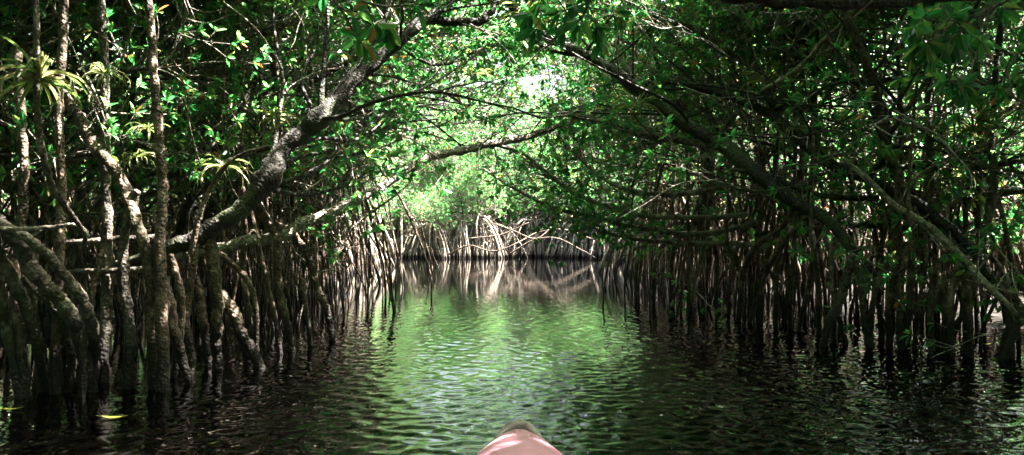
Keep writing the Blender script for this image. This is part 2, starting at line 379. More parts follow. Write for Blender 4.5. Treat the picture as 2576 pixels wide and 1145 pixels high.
PD = [make_proto(800+i, H=5.6+.3*i, hc=.9, reach=2.2, nroots=8, nbr=11, rt=.045, leafk=.38, zmin=.9, t0=.12, top=3.2) for i in range(3)]
rng = np.random.default_rng(11)
SIDE = {-1: 'left', 1: 'right'}
ORD = ['first', 'second', 'third', 'fourth', 'fifth', 'sixth', 'seventh', 'eighth', 'ninth', 'tenth', 'eleventh', 'twelfth', 'thirteenth', 'fourteenth', 'fifteenth', 'sixteenth', 'seventeenth', 'eighteenth', 'nineteenth', 'twentieth'] + ['twenty-'+q for q in ('first', 'second', 'third', 'fourth', 'fifth', 'sixth', 'seventh', 'eighth', 'ninth')] + ['thirtieth'] + ['thirty-'+q for q in ('first', 'second', 'third', 'fourth', 'fifth', 'sixth', 'seventh', 'eighth', 'ninth')] + ['fortieth']
for side in (-1, 1):
    sn = SIDE[side]
    for row, (off, sp, y0, y1) in enumerate([(.80, .85, 4.9, 27.5), (1.7, 1.1, 4.6, 31), (3.0, 1.6, 4.5, 34), (4.8, 2.3, 5, 34), (7.2, 2.7, 6, 36), (10, 3.2, 8, 36), (3.2, 2.2, -9, 4), (2.3, .8, 4.4, 9.5)]):
        y = y0+rng.uniform(0, .4); k = 0
        while y < y1:
            if row == 0 and y < (8.6 if side < 0 else 6.6): y += .4; continue
            o_ = off+rng.uniform(-.3, .3)*(1+row*.5); x = bank(side, y)+side*max(o_, .12)
            slim = rng.uniform() < ((.55 if side < 0 else .85) if row < 2 or row == 7 else .30)
            T = PS[rng.integers(5)] if slim else (PB[rng.integers(6)] if row < 2 else PI_[rng.integers(5)])
            if side < 0 and 2 <= row <= 4 and y < 15: T = PD[rng.integers(3)]; slim = False
            if y < 9 and (row < 2 or row > 5): T = PT[rng.integers(4)] if slim else PN[rng.integers(5)]
            rz = (0 if side < 0 else PI)+rng.normal(0, .55 if row < 2 else 1.2); sc = rng.uniform(.88, 1.15)
            if y > 17.5:
                if row < 5: T = (PL if row in ((0, 1) if side > 0 else (0,)) else PF)[rng.integers(4)]; slim = False
                rz += PI*.5*rng.uniform(-1, 1) if row else PI*(.8+.4*rng.uniform()); sc *= .9; x += side*np.interp(y, [17.5, 24, 34], [0, .5, .3])
            dist = 'nearest the kayak' if y < 9 else ('halfway along the channel' if y < 20 else 'far along the channel')
            kd = 'slim' if slim else 'spreading'
            if row == 0: lab = '%s mangrove on stilt roots, %s from the kayak along the %s edge' % (kd, ORD[k], sn); gr = 'mangroves along the %s water edge' % sn
            elif row < 3: lab = '%s mangrove, %s from the kayak in the %s row behind the %s edge' % (kd, ORD[k], ['', 'second', 'third'][row], sn); gr = 'mangroves in the thicket behind the %s edge' % sn
            else: lab = '%s mangrove deep in the shaded forest on the %s side, %s' % (kd, sn, dist) if row < 6 else ('mangrove standing behind the overhanging trees beside the kayak' if row == 6 else '%s mangrove, %s from the kayak among crowded roots behind the %s edge' % (kd, ORD[k], sn)); gr = lab.split(',')[0]
            place(T, x, y, rz, sc, lab, gr, skip=('aerial_root',) if row > 3 else ())
            y += sp*rng.uniform(.7, 1.3)*(1.3 if side > 0 and 2 <= row <= 5 and y > 7 else 1); k += 1
# far shore closing the channel
for row, (yy, sp) in enumerate([(31.2, .5), (32.9, .9), (35, 1.6), (37.5, 2.3), (42, 3)]):
    x = -6.5; k = 0
    while x < 7:
        TF = (PL if row < 2 else PF)[rng.integers(4)]
        lab = ['%s mangrove with pale stilt roots on the sunlit far shore, %s from the left' % ('bare' if k % 4 else 'low leafy', ORD[k]), 'bushy mangrove closing the view behind the sunlit far shore roots'][row > 0]
        place(TF, x, yy+rng.uniform(-.5, .5)+.9*math.sin(x*.9+1)*(row < 2)+(abs(x)*.15 if x < 0 else 0), -PI/2+rng.normal(0, .6), rng.uniform(.8, 1.1)*(1+.05*row), lab, ('mangroves along the far shore' if row == 0 else lab), skip=('foliage', 'twigs') if row == 0 and k % 4 else ())
        x += sp*rng.uniform(.7, 1.3); k += 1
# trees beside and behind the kayak that shade it and show in the water
for side in (-1, 1):
    for k, y in enumerate((-9, -7, -5, -3, -1.2, .6, 2.0, 3.6)):
        place(PN[rng.integers(5)], bank(side, y)+side*rng.uniform(.5, 1.2), y, (0 if side < 0 else PI)+rng.normal(0, .4), rng.uniform(1.05, 1.2),
              'overhanging mangrove beside the kayak on the %s, %s from behind' % (SIDE[side], ORD[k]), 'overhanging mangroves beside the kayak', skip=('aerial_root',))

# ------------------------------------------------------------------ kayak
def kayak():
    r = bpy.data.objects.new('kayak', None); COL.link(r); r.location = (.02, 0, .0)
    tag(r, 'faded red plastic kayak whose bow points up the dark channel', 'kayak')
    # hull sections from bow tip (y=2.36) back past the camera
    secs = []; tipy, tipz = 2.36, .352
    ts = np.array([0, .012, .03, .06, .10, .16, .24, .34, .46, .60, .80, 1.05, 1.4, 1.9, 2.5, 3.0, 3.4])
    ns = 28; V = []
    for t in ts:
        hw = .024+.345*(1-math.exp(-t*1.35)) if t > 0 else .012
        if t > 2.4: hw *= max(.08, (3.45-t)/1.05)
        top = tipz-.045*min(t, 1.2)/1.2-.02*math.exp(-t*60); bot = -.10+.36*math.exp(-t*3.2)
        crown = .045*min(1, t*4+.15)
        for k in range(ns):
            a = 2*PI*k/ns; c_, s_ = math.cos(a), math.sin(a)
            x = hw*math.copysign(abs(c_)**.75, c_)
            if s_ >= 0: z = top-.03+crown*(1-abs(c_)**1.35)*1.25
            else: z = (top-.03)+(bot-top+.03)*(abs(s_)**.8)
            V.append((x, tipy-t, z))
    n_ = len(ts); F = []
    for i in range(n_-1):
        for k in range(ns): F.append((i*ns+k, i*ns+(k+1) % ns, (i+1)*ns+(k+1) % ns, (i+1)*ns+k))
    g_ = Geo(); g_.add(V, F)
    # closed ends
    for i, e in ((0, .008), (n_-1, -.01)):
        c = np.mean(np.array(V[i*ns:(i+1)*ns]), 0)+[0, e, 0]; W = list(V[i*ns:(i+1)*ns])+[c]
        g_.add(W, [(k, (k+1) % ns, ns, ns) for k in range(0)] or [(k, (k+1) % ns, (k+2) % ns, ns) for k in range(0, ns, 2)])
    hull = link('hull', g_.mesh('hull', M_kayak), r)
    md = hull.modifiers.new('s', 'SUBSURF'); md.levels = 1; md.render_levels = 1
    # moulded ridge pair on the deck centre line
    for s_ in (-1, 1):
        g_ = Geo(); g_.tube(catmull([(s_*.004-.004, 2.26, .344), (s_*.007-.004, 2.235, .3515), (s_*.008-.004, 2.20, .3570), (s_*.008-.004, 2.10, .3575), (s_*.008-.004, 1.9, .353)], 4), .0032, 6)
        link('deck_ridge', g_.mesh('deck_ridge', M_kayak), r)
    # fuzzy grab strap wrapped round the nose
    rg = np.random.default_rng(3); g_ = Geo()
    P = catmull([(-.066, 2.275, .300), (-.049, 2.326, .318), (-.027, 2.354, .333), (.0, 2.362, .339), (.027, 2.354, .334), (.049, 2.322, .320), (.068, 2.265, .306), (.084, 2.20, .296)], 8)
    g_.tube(P, .0105, 12, .05, rg)
    # loose fibres
    m_ = 1500; i = rg.integers(0, len(P), m_); d = rg.normal(size=(m_, 3)); d /= np.linalg.norm(d, axis=1)[:, None]
    g_.leaves(P[i]+d*.0095, d+rg.normal(0, .4, (m_, 3)), rg.normal(size=(m_, 3)), np.full(m_, .006), np.full(m_, .0013))
    link('grab_strap', g_.mesh('grab_strap', M_webbing), r)
kayak()
#HERO
# ------------------------------------------------------------------ limbs that can be told apart
hr = np.random.default_rng(21)
class Tree:
    def __init__(s, label, base, cat='tree', group=None, name='mangrove_tree'):
        s.b = np.array([base[0], base[1], 0.]); s.r = bpy.data.objects.new(name, None); COL.link(s.r); s.r.location = tuple(s.b)
        tag(s.r, label, cat, group); s.tw = Geo(); s.acc = []
    def limb(s, name, pts, w, m, leaves=0, sides=9, size=.074, tl=.5, t0=.2, wob=.0, sub=6, label=None):
        """pts (x, y, depth); w: width at each point or (start, end)"""
        P = np.array([px(*p) for p in pts])-s.b
        W = (.86 if name == 'prop_root' else 1)*np.interp(np.linspace(0, 1, len(P)), np.linspace(0, 1, len(w)), w)*K*np.array([p[2] for p in pts])/2
        Q = catmull(P, sub); t = np.linspace(0, 1, len(P)); R = np.interp(np.linspace(0, 1, len(Q)), t, W)
        nz = np.cumsum(hr.normal(0, 1, (len(Q), 3)), 0); nz -= np.linspace(0, 1, len(Q))[:, None]*nz[-1]
        Q = Q+nz*R.mean()*.13; Q = catmull(Q, 2) if len(Q) < 60 else Q; R = np.interp(np.linspace(0, 1, len(Q)), np.linspace(0, 1, len(R)), R)
        g_ = Geo(); g_.tube(Q, R, sides, .07, hr); o = link(name, g_.mesh(name, m), s.r)
        if label: o['label'] = label
        if leaves: leafy(hr, Q, .01, s.tw, s.acc, leaves, tl=tl, size=size, t0=t0)
        return Q
    def root(s, pts, w, Y=None, m=None, name='prop_root'):
        """a root whose last point is at the waterline: its depth follows from that"""
        Yb = .9/((pts[-1][1]-590)*K) if Y is None else Y
        n_ = len(pts); q = [(p[0], p[1], (p[2] if len(p) > 2 else Yb)) for p in pts]
        last = q[-1]; q.append((last[0]+(last[0]-q[-2][0])*.3, last[1]+60, last[2]))
        return s.limb(name, q, w, m or M_root, sides=8)
    def web(s, Q, n_, t0=.1, t1=.95, up=.5, L_=2.4, r=(.008, .02), m=None, lv=3):
        for q in range(n_):
            i = int((t0+(t1-t0)*hr.uniform())*(len(Q)-2)); ax = unit(Q[i+1]-Q[i])
            d = unit(ax*hr.choice([-.5, .9])+hr.normal(0, .45, 3)+np.array([0, .15, up]))
            bp = catmull(wander_path(hr, Q[i], d, L_*hr.uniform(.5, 1.25), 10, .13, hr.uniform(-.06, .03)), 2)
            if bp[:, 2].min() < 1.15: continue
            g_ = Geo(); r_ = hr.uniform(*r); g_.tube(bp, np.linspace(r_, .004, len(bp)), 6, .07, hr); link('branch', g_.mesh('branch', m or M_bark), s.r)
            leafy(hr, bp, .01, s.tw, s.acc, lv, tl=.45, size=.07, t0=.5, sub=2)
            for k in range(3):
                j = hr.integers(4, len(bp)-4); d2 = unit(unit(bp[j+1]-bp[j])+hr.normal(0, .5, 3))
                sp_ = catmull(wander_path(hr, bp[j], d2, L_*hr.uniform(.2, .5), 7, .16, 0), 2); s.tw.tube(sp_, np.linspace(r_*.5, .003, len(sp_)), 4)
    def done(s):
        if s.tw.n: o = link('twigs', s.tw.mesh('twigs', M_twig), s.r); o['kind'] = 'stuff'
        if s.acc:
            g_ = Geo(); flush(g_, s.acc); o = link('foliage', g_.mesh('foliage', M_leaf, False), s.r); o['kind'] = 'stuff'
def gb(x, yw):   # ground point under a pixel on the waterline
    Y = .9/((yw-590)*K); p = px(x, yw, Y); return (p[0], p[1])

A = Tree('big dark limb climbing diagonally from left roots to top middle, with swollen knot', gb(480, 930))
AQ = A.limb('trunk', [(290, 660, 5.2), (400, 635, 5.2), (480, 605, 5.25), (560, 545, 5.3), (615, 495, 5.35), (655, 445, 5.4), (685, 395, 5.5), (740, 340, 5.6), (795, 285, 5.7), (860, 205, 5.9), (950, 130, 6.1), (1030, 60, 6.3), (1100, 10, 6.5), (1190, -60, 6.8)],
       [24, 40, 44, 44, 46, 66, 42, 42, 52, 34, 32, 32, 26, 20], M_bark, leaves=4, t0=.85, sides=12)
A.limb('branch', [(1060, 38, 6.4), (1110, 54, 6.5), (1160, 58, 6.6), (1205, 55, 6.7), (1240, 22, 6.8), (1262, -30, 6.9)], [30, 24, 22, 22, 16, 12], M_bark, leaves=6)
for pp, ww in [([(398, 600), (396, 640), (402, 720), (398, 850), (400, 975)], [30, 46, 44, 40, 40]), ([(528, 610), (543, 690), (548, 780), (540, 860), (545, 932)], [36, 38, 32, 34, 38]),
               ([(470, 610), (495, 700), (515, 800), (525, 920)], [30, 28, 26, 26]), ([(556, 740), (585, 795), (620, 865), (655, 926)], [30, 38, 34, 22]),
               ([(410, 700), (432, 770), (450, 860), (478, 965)], [26, 34, 26, 30]), ([(430, 640), (460, 740), (455, 850), (440, 950)], [20, 22, 20, 22]),
               ([(500, 615), (580, 660), (640, 740), (650, 900)], [16, 18, 16, 14])]:
    A.root(pp, ww, m=M_root)
for i, pp in enumerate([[(680, 470, 5.5), (760, 440, 5.9), (850, 395, 6.3), (930, 380, 6.6), (1010, 350, 6.8)], [(690, 480, 5.5), (780, 490, 6), (860, 470, 6.3), (930, 430, 6.6)], [(660, 430, 5.5), (740, 400, 6), (820, 380, 6.4), (900, 340, 6.8), (960, 330, 7)],
              [(700, 380, 5.6), (800, 350, 6), (900, 350, 6.5), (1000, 310, 7), (1100, 300, 7.4)], [(790, 290, 5.8), (870, 300, 6.3), (980, 280, 7), (1080, 200, 7.4)], [(800, 300, 5.8), (760, 200, 6), (800, 100, 6.2), (790, 0, 6.4)]]):
    A.limb('branch', pp, [13, 10, 7, 4], M_bark, leaves=6, sides=6)
A.web(AQ, 16, .35, .95, .2)
A.done()

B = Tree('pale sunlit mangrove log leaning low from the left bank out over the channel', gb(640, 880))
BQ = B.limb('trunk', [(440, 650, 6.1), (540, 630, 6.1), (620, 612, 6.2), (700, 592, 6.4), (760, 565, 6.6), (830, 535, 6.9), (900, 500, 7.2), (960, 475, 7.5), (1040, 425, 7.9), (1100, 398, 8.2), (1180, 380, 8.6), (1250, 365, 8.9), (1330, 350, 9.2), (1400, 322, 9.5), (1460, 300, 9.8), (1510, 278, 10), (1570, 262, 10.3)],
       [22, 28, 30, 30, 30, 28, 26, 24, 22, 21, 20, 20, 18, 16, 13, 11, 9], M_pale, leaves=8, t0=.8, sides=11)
for pp in ([(640, 505, 6.1), (672, 548), (700, 600), (708, 700), (722, 800), (735, 883)], [(690, 566, 6.2), (738, 592), (772, 645), (800, 720), (828, 790), (838, 856)],
           [(620, 612), (606, 690), (625, 780), (618, 885)], [(760, 700), (775, 780), (785, 872)], [(650, 610), (668, 700), (690, 800), (705, 890)], [(600, 470), (612, 560), (608, 640), (612, 740), (640, 860)]):
    B.root(pp, [24, 24, 22, 24] if pp[0][0] in (640, 690) else [14, 14, 16, 18])
B.limb('branch', [(1250, 365, 8.9), (1320, 390, 8.8), (1400, 450, 8.7), (1460, 490, 8.6)], [9, 5], M_twig, leaves=10, sides=6)
B.limb('branch', [(1040, 425, 7.9), (1020, 470, 7.8), (900, 560, 7.5), (860, 600, 7.4)], [7, 4], M_twig, leaves=3, sides=6)
B.web(BQ, 8, .5, .95, .2, r=(.006, .012))
B.done()

# upright trunks rising out of the frame on the left
for x_, pp, ww, yw in [(262, [(250, -40), (258, 200), (262, 420), (272, 600), (268, 760), (262, 900)], [20, 22, 26, 30, 28], 960), (400, [(372, -40), (385, 150), (400, 350), (412, 480), (408, 610)], [18, 22, 24, 26, 30], 985),
                    (148, [(160, -40), (146, 250), (150, 480), (148, 700), (140, 880)], [20, 22, 24, 28], 990), (322, [(345, 480), (322, 560), (318, 700), (330, 830), (325, 940)], [20, 26, 28, 34], 975),
                    (60, [(40, 120), (56, 300), (60, 500), (40, 700), (60, 900)], [22, 24, 26], 1000), (480, [(500, 590), (486, 700), (470, 800), (480, 900)], [16, 20, 22, 24], 940)]:
    Y = .9/((yw-590)*K); t_ = Tree('upright trunk rising from the water at the left, %s' % {262: 'second from the frame edge', 400: 'the one crossed by the big limb', 148: 'just right of the air plant pole', 322: 'short pale mottled one', 60: 'outermost', 480: 'thin one under the big limb'}[x_], gb(x_, yw), group='upright trunks at the left')
    t_.limb('trunk', [(a, b_, Y+.25*(1-b_/900)) for a, b_ in pp]+[(pp[-1][0]+4, yw+60, Y)], ww, M_grey if x_ in (322, 262) else M_root, sides=10)
    t_.done()
t_ = Tree('bent mangrove trunk slanting down from the upper left behind the air plant pole', gb(395, 975))
t_.limb('trunk', [(60, 120, 5.6), (150, 230, 5.3), (205, 310, 5.1), (245, 385, 5.0), (292, 440, 4.9), (330, 515, 4.8), (360, 600, 4.7), (380, 700, 4.66), (385, 850, 4.66), (392, 1030, 4.66)], [20, 26, 26, 28, 28, 30, 30, 28, 26], M_root, sides=10)
t_.limb('branch', [(150, 230, 5.3), (240, 205, 5.4), (330, 178, 5.5), (410, 160, 5.6), (455, 60, 5.8), (470, -40, 6)], [12, 12, 10, 8], M_bark, leaves=14)
t_.limb('branch', [(-40, 440, 5.4), (60, 410, 5.3), (170, 395, 5.2), (240, 385, 5.1)], [14, 14, 12], M_bark, leaves=6); t_.done()

t_ = Tree('mangrove at the far left edge on thick mottled arching prop roots', gb(-60, 985))
t_.limb('trunk', [(-60, 620, 4.3), (-90, 450, 4.2), (-130, 200, 4.1), (-120, -60, 4.1)], [60, 56, 50], M_grey, sides=12)
for pp, ww in [([(-60, 520, 4.2), (20, 590, 4.2), (88, 680, 4.3), (155, 760, 4.4), (210, 845, 4.5), (240, 985)], [44, 46, 46, 40, 36]), ([(-20, 560, 4.1), (60, 598, 4.1), (130, 650, 4.2), (200, 745, 4.3), (232, 830, 4.4), (238, 960)], [28, 30, 32, 28]),
               ([(-20, 620, 4.2), (40, 720, 4.3), (70, 820, 4.4), (110, 985)], [36, 34, 30]), ([(-40, 680, 4.2), (10, 760, 4.3), (30, 860, 4.4), (60, 1000)], [30, 28, 26]), ([(60, 700, 4.4), (150, 800, 4.5), (175, 900, 4.6), (165, 985)], [22, 22, 22])]:
    t_.root(pp, ww, m=M_grey)
t_.done()
t_ = Tree('smooth thin pole nearest the kayak at the far left, carrying a large air plant', (px(85, 0, 2.7)[0]-.9, 2.9))
t_.limb('trunk', [(70, -120, 2.7), (84, 0, 2.7), (88, 200, 2.7), (98, 350, 2.75), (128, 460, 2.8), (170, 525, 2.9), (208, 585, 3.0), (214, 620, 3.1)], [16, 15, 16, 18, 18, 15, 12, 9], M_grey, sides=10)
t_.limb('branch', [(-160, 585, 2.9), (-40, 578, 2.9), (60, 577, 2.95), (130, 570, 3.0), (185, 566, 3.0), (212, 580, 3.0), (222, 596, 3.0)], [12, 12, 11, 10, 8], M_twig, sides=8); t_.done()
t_ = Tree('thin hanging root curving down past the left bank trunks into the water', gb(205, 1000), 'root', name='hanging_root')
t_.limb('root_strand', [(262, 560, 4.4), (255, 620, 4.4), (240, 700, 4.4), (225, 790, 4.4), (212, 900, 4.4), (205, 1040, 4.4)], [14, 14, 16, 18], M_root, sides=8); t_.done()
for lab, pts, ww, m_ in [('dead grey branch lying level between the left trunks, upper of two', [(150, 612, 4.9), (220, 608, 4.9), (300, 600, 4.95), (390, 598, 5)], [14, 16, 16], M_grey), ('dead grey branch lying level between the left trunks, lower of two', [(165, 688, 4.9), (220, 684, 4.9), (285, 680, 4.9), (400, 676, 5)], [14, 14, 16], M_grey)]:
    t_ = Tree(lab, (px(*pts[0])[0], 4.9), 'branch', 'dead branches between the left trunks', name='dead_branch'); t_.limb('limb', pts, ww, m_, sides=9); t_.done()
for k, (xa, ya, xb, yb, Y, ww) in enumerate([(600, -40, 612, 560, 6.4, 8), (648, -40, 655, 545, 6.8, 7), (560, -20, 566, 610, 6.2, 6), (800, 410, 808, 640, 9.5, 12), (1832, 480, 1838, 740, 8.2, 10), (1912, 420, 1905, 780, 8, 8), (2310, -30, 2285, 560, 4.8, 9), (2050, 300, 2040, 640, 6.5, 8), (2420, -20, 2400, 380, 5.5, 6), (920, 470, 930, 700, 11, 7), (480, -30, 470, 300, 6, 7)]):
    t_ = Tree('straight thin aerial root hanging from the canopy, %s from the left' % ORD[k], (px(xa, 590, Y)[0], Y), 'root', 'aerial roots hanging in the open', name='hanging_root')
    q = [(xa+(xb-xa)*t+hr.normal(0, 3), ya+(yb-ya)*t, Y) for t in np.linspace(0, 1, 7)]
    t_.limb('root_strand', q, [ww, ww*.9, ww], M_root, sides=6); t_.done()

C = Tree('long dark bough sweeping down right from the top middle to bright forked roots', gb(2130, 870))
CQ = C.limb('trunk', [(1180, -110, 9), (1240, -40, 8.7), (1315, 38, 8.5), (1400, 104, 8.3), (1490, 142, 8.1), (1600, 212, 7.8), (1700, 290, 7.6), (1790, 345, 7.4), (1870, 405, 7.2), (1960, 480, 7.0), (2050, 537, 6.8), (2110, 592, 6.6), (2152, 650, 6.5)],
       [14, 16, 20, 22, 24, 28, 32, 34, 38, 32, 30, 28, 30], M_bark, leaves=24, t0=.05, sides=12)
for pp, ww in [([(2150, 640), (2132, 710), (2105, 785), (2080, 872)], [28, 30, 26, 24]), ([(2150, 645), (2166, 720), (2172, 800), (2185, 876)], [22, 20, 20, 22]), ([(2158, 640), (2200, 700), (2212, 790), (2216, 862)], [20, 20, 20]),
               ([(2005, 515, 7.1), (1960, 575, 7.2), (1900, 620, 7.3), (1866, 690), (1856, 808)], [14, 18, 20, 18]), ([(2020, 525, 7), (1975, 615, 7), (1932, 690), (1888, 812)], [14, 16, 16]), ([(2070, 555, 6.9), (2046, 650), (2030, 750), (2008, 835)], [12, 14, 16]), ([(2100, 600, 6.8), (2095, 700), (2110, 800), (2125, 866)], [12, 16, 18])]:
    C.root(pp, ww, m=M_grey if pp[0][0] > 2140 else M_root)
C.limb('branch', [(1800, 365, 7.4), (1700, 352, 7.8), (1600, 335, 8.2), (1520, 305, 8.6), (1440, 290, 9), (1370, 258, 9.4)], [18, 16, 12, 8], M_grey, leaves=22)
C.limb('branch', [(1480, 142, 8.1), (1400, 130, 8.4), (1330, 90, 8.8), (1290, 30, 9)], [12, 8, 5], M_bark, leaves=10)
for pp in ([(1900, 560, 8.2), (1800, 585, 8.6), (1700, 590, 9), (1600, 575, 9.3), (1500, 552, 9.6), (1400, 528, 9.8), (1300, 480, 10), (1215, 425, 10.2)],
           [(1880, 540, 8), (1760, 545, 8.4), (1640, 545, 8.8), (1540, 525, 9.2), (1440, 485, 9.5), (1350, 420, 9.8), (1275, 368, 10)],
           [(1830, 470, 7.8), (1720, 485, 8.2), (1610, 482, 8.6), (1530, 455, 9), (1460, 400, 9.4), (1400, 340, 9.8)],
           [(1940, 620, 8), (1800, 612, 8.5), (1660, 610, 9), (1540, 588, 9.6), (1450, 560, 10)], [(1700, 300, 7.7), (1640, 250, 8.2), (1570, 160, 8.8), (1530, 60, 9.4), (1500, -30, 10)]):
    C.limb('branch', pp, [15, 13, 10, 6], M_twig, leaves=24, sides=7, size=.074)
C.web(CQ, 26, .05, .85)
C.done()

D = Tree('mossy mangrove bough parallel to the long dark bough, ending in the right edge roots', gb(2530, 900))
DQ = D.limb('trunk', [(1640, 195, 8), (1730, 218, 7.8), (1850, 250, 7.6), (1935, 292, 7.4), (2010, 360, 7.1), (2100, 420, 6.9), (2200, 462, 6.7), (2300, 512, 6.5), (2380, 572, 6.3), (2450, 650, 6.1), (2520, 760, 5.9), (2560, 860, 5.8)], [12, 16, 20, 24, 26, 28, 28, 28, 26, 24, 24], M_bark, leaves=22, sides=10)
D.limb('branch', [(1840, 425, 7.2), (1930, 442, 7.1), (2020, 482, 7), (2100, 497, 6.9), (2210, 500, 6.8)], [10, 14, 16, 16], M_bark, leaves=8)
D.limb('branch', [(2200, 462, 6.7), (2290, 420, 6.6), (2400, 430, 6.5), (2620, 400, 6.3)], [16, 14, 14], M_bark, leaves=16)
for pp, ww in [([(2450, 650, 6.1), (2440, 740), (2400, 820), (2375, 890)], [16, 18, 20]), ([(2500, 720, 6), (2560, 760, 5.9), (2545, 820), (2515, 905)], [24, 30, 30]), ([(2400, 600, 6.2), (2350, 680), (2330, 780), (2340, 880)], [14, 16, 16]), ([(2300, 520, 6.4), (2330, 640), (2310, 760), (2296, 878)], [12, 14, 16])]:
    D.root(pp, ww)
D.web(DQ, 26, .05, .75)
D.done()
G = Tree('slender crooked pale mangrove stem crossing the dark boughs right of the middle', gb(1725, 782))
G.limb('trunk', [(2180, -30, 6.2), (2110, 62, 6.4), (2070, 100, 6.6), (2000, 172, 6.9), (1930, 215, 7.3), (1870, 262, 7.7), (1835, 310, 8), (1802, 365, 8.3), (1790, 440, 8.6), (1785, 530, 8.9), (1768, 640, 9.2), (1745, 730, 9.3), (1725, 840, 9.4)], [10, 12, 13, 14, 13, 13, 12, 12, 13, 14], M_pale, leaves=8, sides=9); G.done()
F_ = Tree('tall mangrove stem leaning from the top right down to paired straight roots', gb(2250, 880))
FQ = F_.limb('trunk', [(2105, -60, 5.8), (2135, 50, 5.8), (2185, 165, 5.9), (2206, 240, 6), (2222, 320, 6.1), (2240, 395, 6.1), (2264, 450, 6.2)], [18, 20, 20, 22, 22, 24], M_grey, leaves=6, sides=10)
F_.limb('trunk', [(2160, 90, 6.4), (2200, 220, 6.4), (2232, 330, 6.4), (2225, 400, 6.4), (2185, 440, 6.6)], [18, 22, 22, 18], M_bark, sides=9)
F_.web(FQ, 14, .2, 1)
F_.root([(2262, 450), (2256, 560), (2250, 700), (2235, 868)], [24, 20, 20, 20]); F_.root([(2266, 450), (2292, 580), (2284, 740), (2272, 878)], [20, 18, 18, 20]); F_.done()
E = Tree('thick knotted log hanging level across the top right corner close overhead', (3.9, 3.2))
E.limb('trunk', [(1700, -85, 3.3), (1765, -40, 3.3), (1805, -8, 3.3), (1852, 10, 3.3), (1905, 6, 3.3), (1960, 9, 3.3), (2050, 6, 3.3), (2150, 2, 3.3), (2250, -6, 3.3), (2350, -14, 3.3), (2500, -22, 3.3), (2750, -36, 3.3)], [24, 28, 36, 52, 36, 44, 34, 36, 34, 38, 38], M_bark, sides=14); E.done()
J = Tree('thin sunlit mangrove stem slanting down across the right roots to the frame edge', gb(2590, 900))
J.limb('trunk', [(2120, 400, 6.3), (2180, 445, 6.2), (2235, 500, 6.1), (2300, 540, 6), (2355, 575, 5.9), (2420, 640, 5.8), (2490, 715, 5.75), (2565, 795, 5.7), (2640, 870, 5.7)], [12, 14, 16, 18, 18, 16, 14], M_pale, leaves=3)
J.root([(2620, 750, 5.7), (2570, 790, 5.7), (2540, 840), (2512, 903)], [26, 30, 34, 30], m=M_root); J.done()
for lab, pts, ww in [('dark level bough low behind the right roots, nearer the frame edge', [(2230, 520, 8), (2330, 560, 8), (2450, 570, 8), (2560, 560, 8), (2700, 565, 8)], [20, 26, 30]), ('dark level bough at the right above the root thicket, running to the frame edge', [(1900, 590, 8.5), (2020, 565, 8.3), (2150, 562, 8), (2300, 575, 7.8), (2480, 600, 7.6)], [10, 18, 20, 16]),
                     ('dark level bough higher at the right, beneath the large air plant', [(2240, 470, 7.5), (2380, 500, 7.4), (2480, 495, 7.3), (2640, 470, 7.2)], [14, 20, 18]), ('dark bough at the upper right arching across the bright leaves', [(1860, 120, 8.5), (1990, 90, 8), (2080, 190, 7.6), (2200, 205, 7.2), (2320, 195, 7), (2620, 215, 6.6)], [8, 12, 14, 12]),
                     ('dark bough curving up to the left top beside the upright trunks', [(380, 440, 6.4), (480, 400, 6.3), (580, 395, 6.2), (680, 375, 6.2), (760, 350, 6.2)], [10, 12, 10]), ('arching bare branch with bright upper edge left of the big limb', [(480, 640, 5), (510, 520, 5), (560, 430, 5), (620, 385, 5), (680, 368, 5)], [16, 12, 9, 7]),
                     ('dark bough sagging across the upper left foliage', [(380, 120, 6), (420, 185, 6), (500, 170, 6.1), (580, 150, 6.2), (640, 90, 6.3), (720, 60, 6.4), (800, 70, 6.6)], [12, 12, 9, 6]), ('arched bough with leaves above the middle of the channel', [(820, -40, 7), (900, 30, 7.2), (1000, 110, 7.6), (1100, 160, 8), (1190, 130, 8.4), (1290, 95, 8.8)], [9, 9, 7, 5])]:
    t_ = Tree(lab, (px(*pts[-1])[0], pts[-1][2]), 'branch', name='bough'); t_.limb('limb', pts, ww, M_bark if 'bare' not in lab else M_root, leaves=0 if 'bare' in lab else 16, sides=9); t_.done()
t_ = Tree('bare crooked branches arching low over the water in front of the far shore', gb(1350, 643), 'branch', name='bough')
for pp in ([(1130, 640, 29), (1180, 618, 28), (1240, 632, 27.5), (1300, 612, 27.5), (1350, 585, 28), (1420, 578, 27.5), (1500, 605, 29)], [(1230, 560, 29), (1290, 580, 28), (1350, 600, 27.5), (1400, 560, 28), (1450, 540, 29)], [(1280, 640, 28), (1340, 605, 28), (1400, 600, 28), (1460, 628, 28), (1500, 650, 28)], [(1180, 600, 29), (1260, 590, 29), (1330, 560, 29)]):
    t_.limb('limb', pp, [4, 3.5, 2.5], M_root, sides=7)
t_.done()
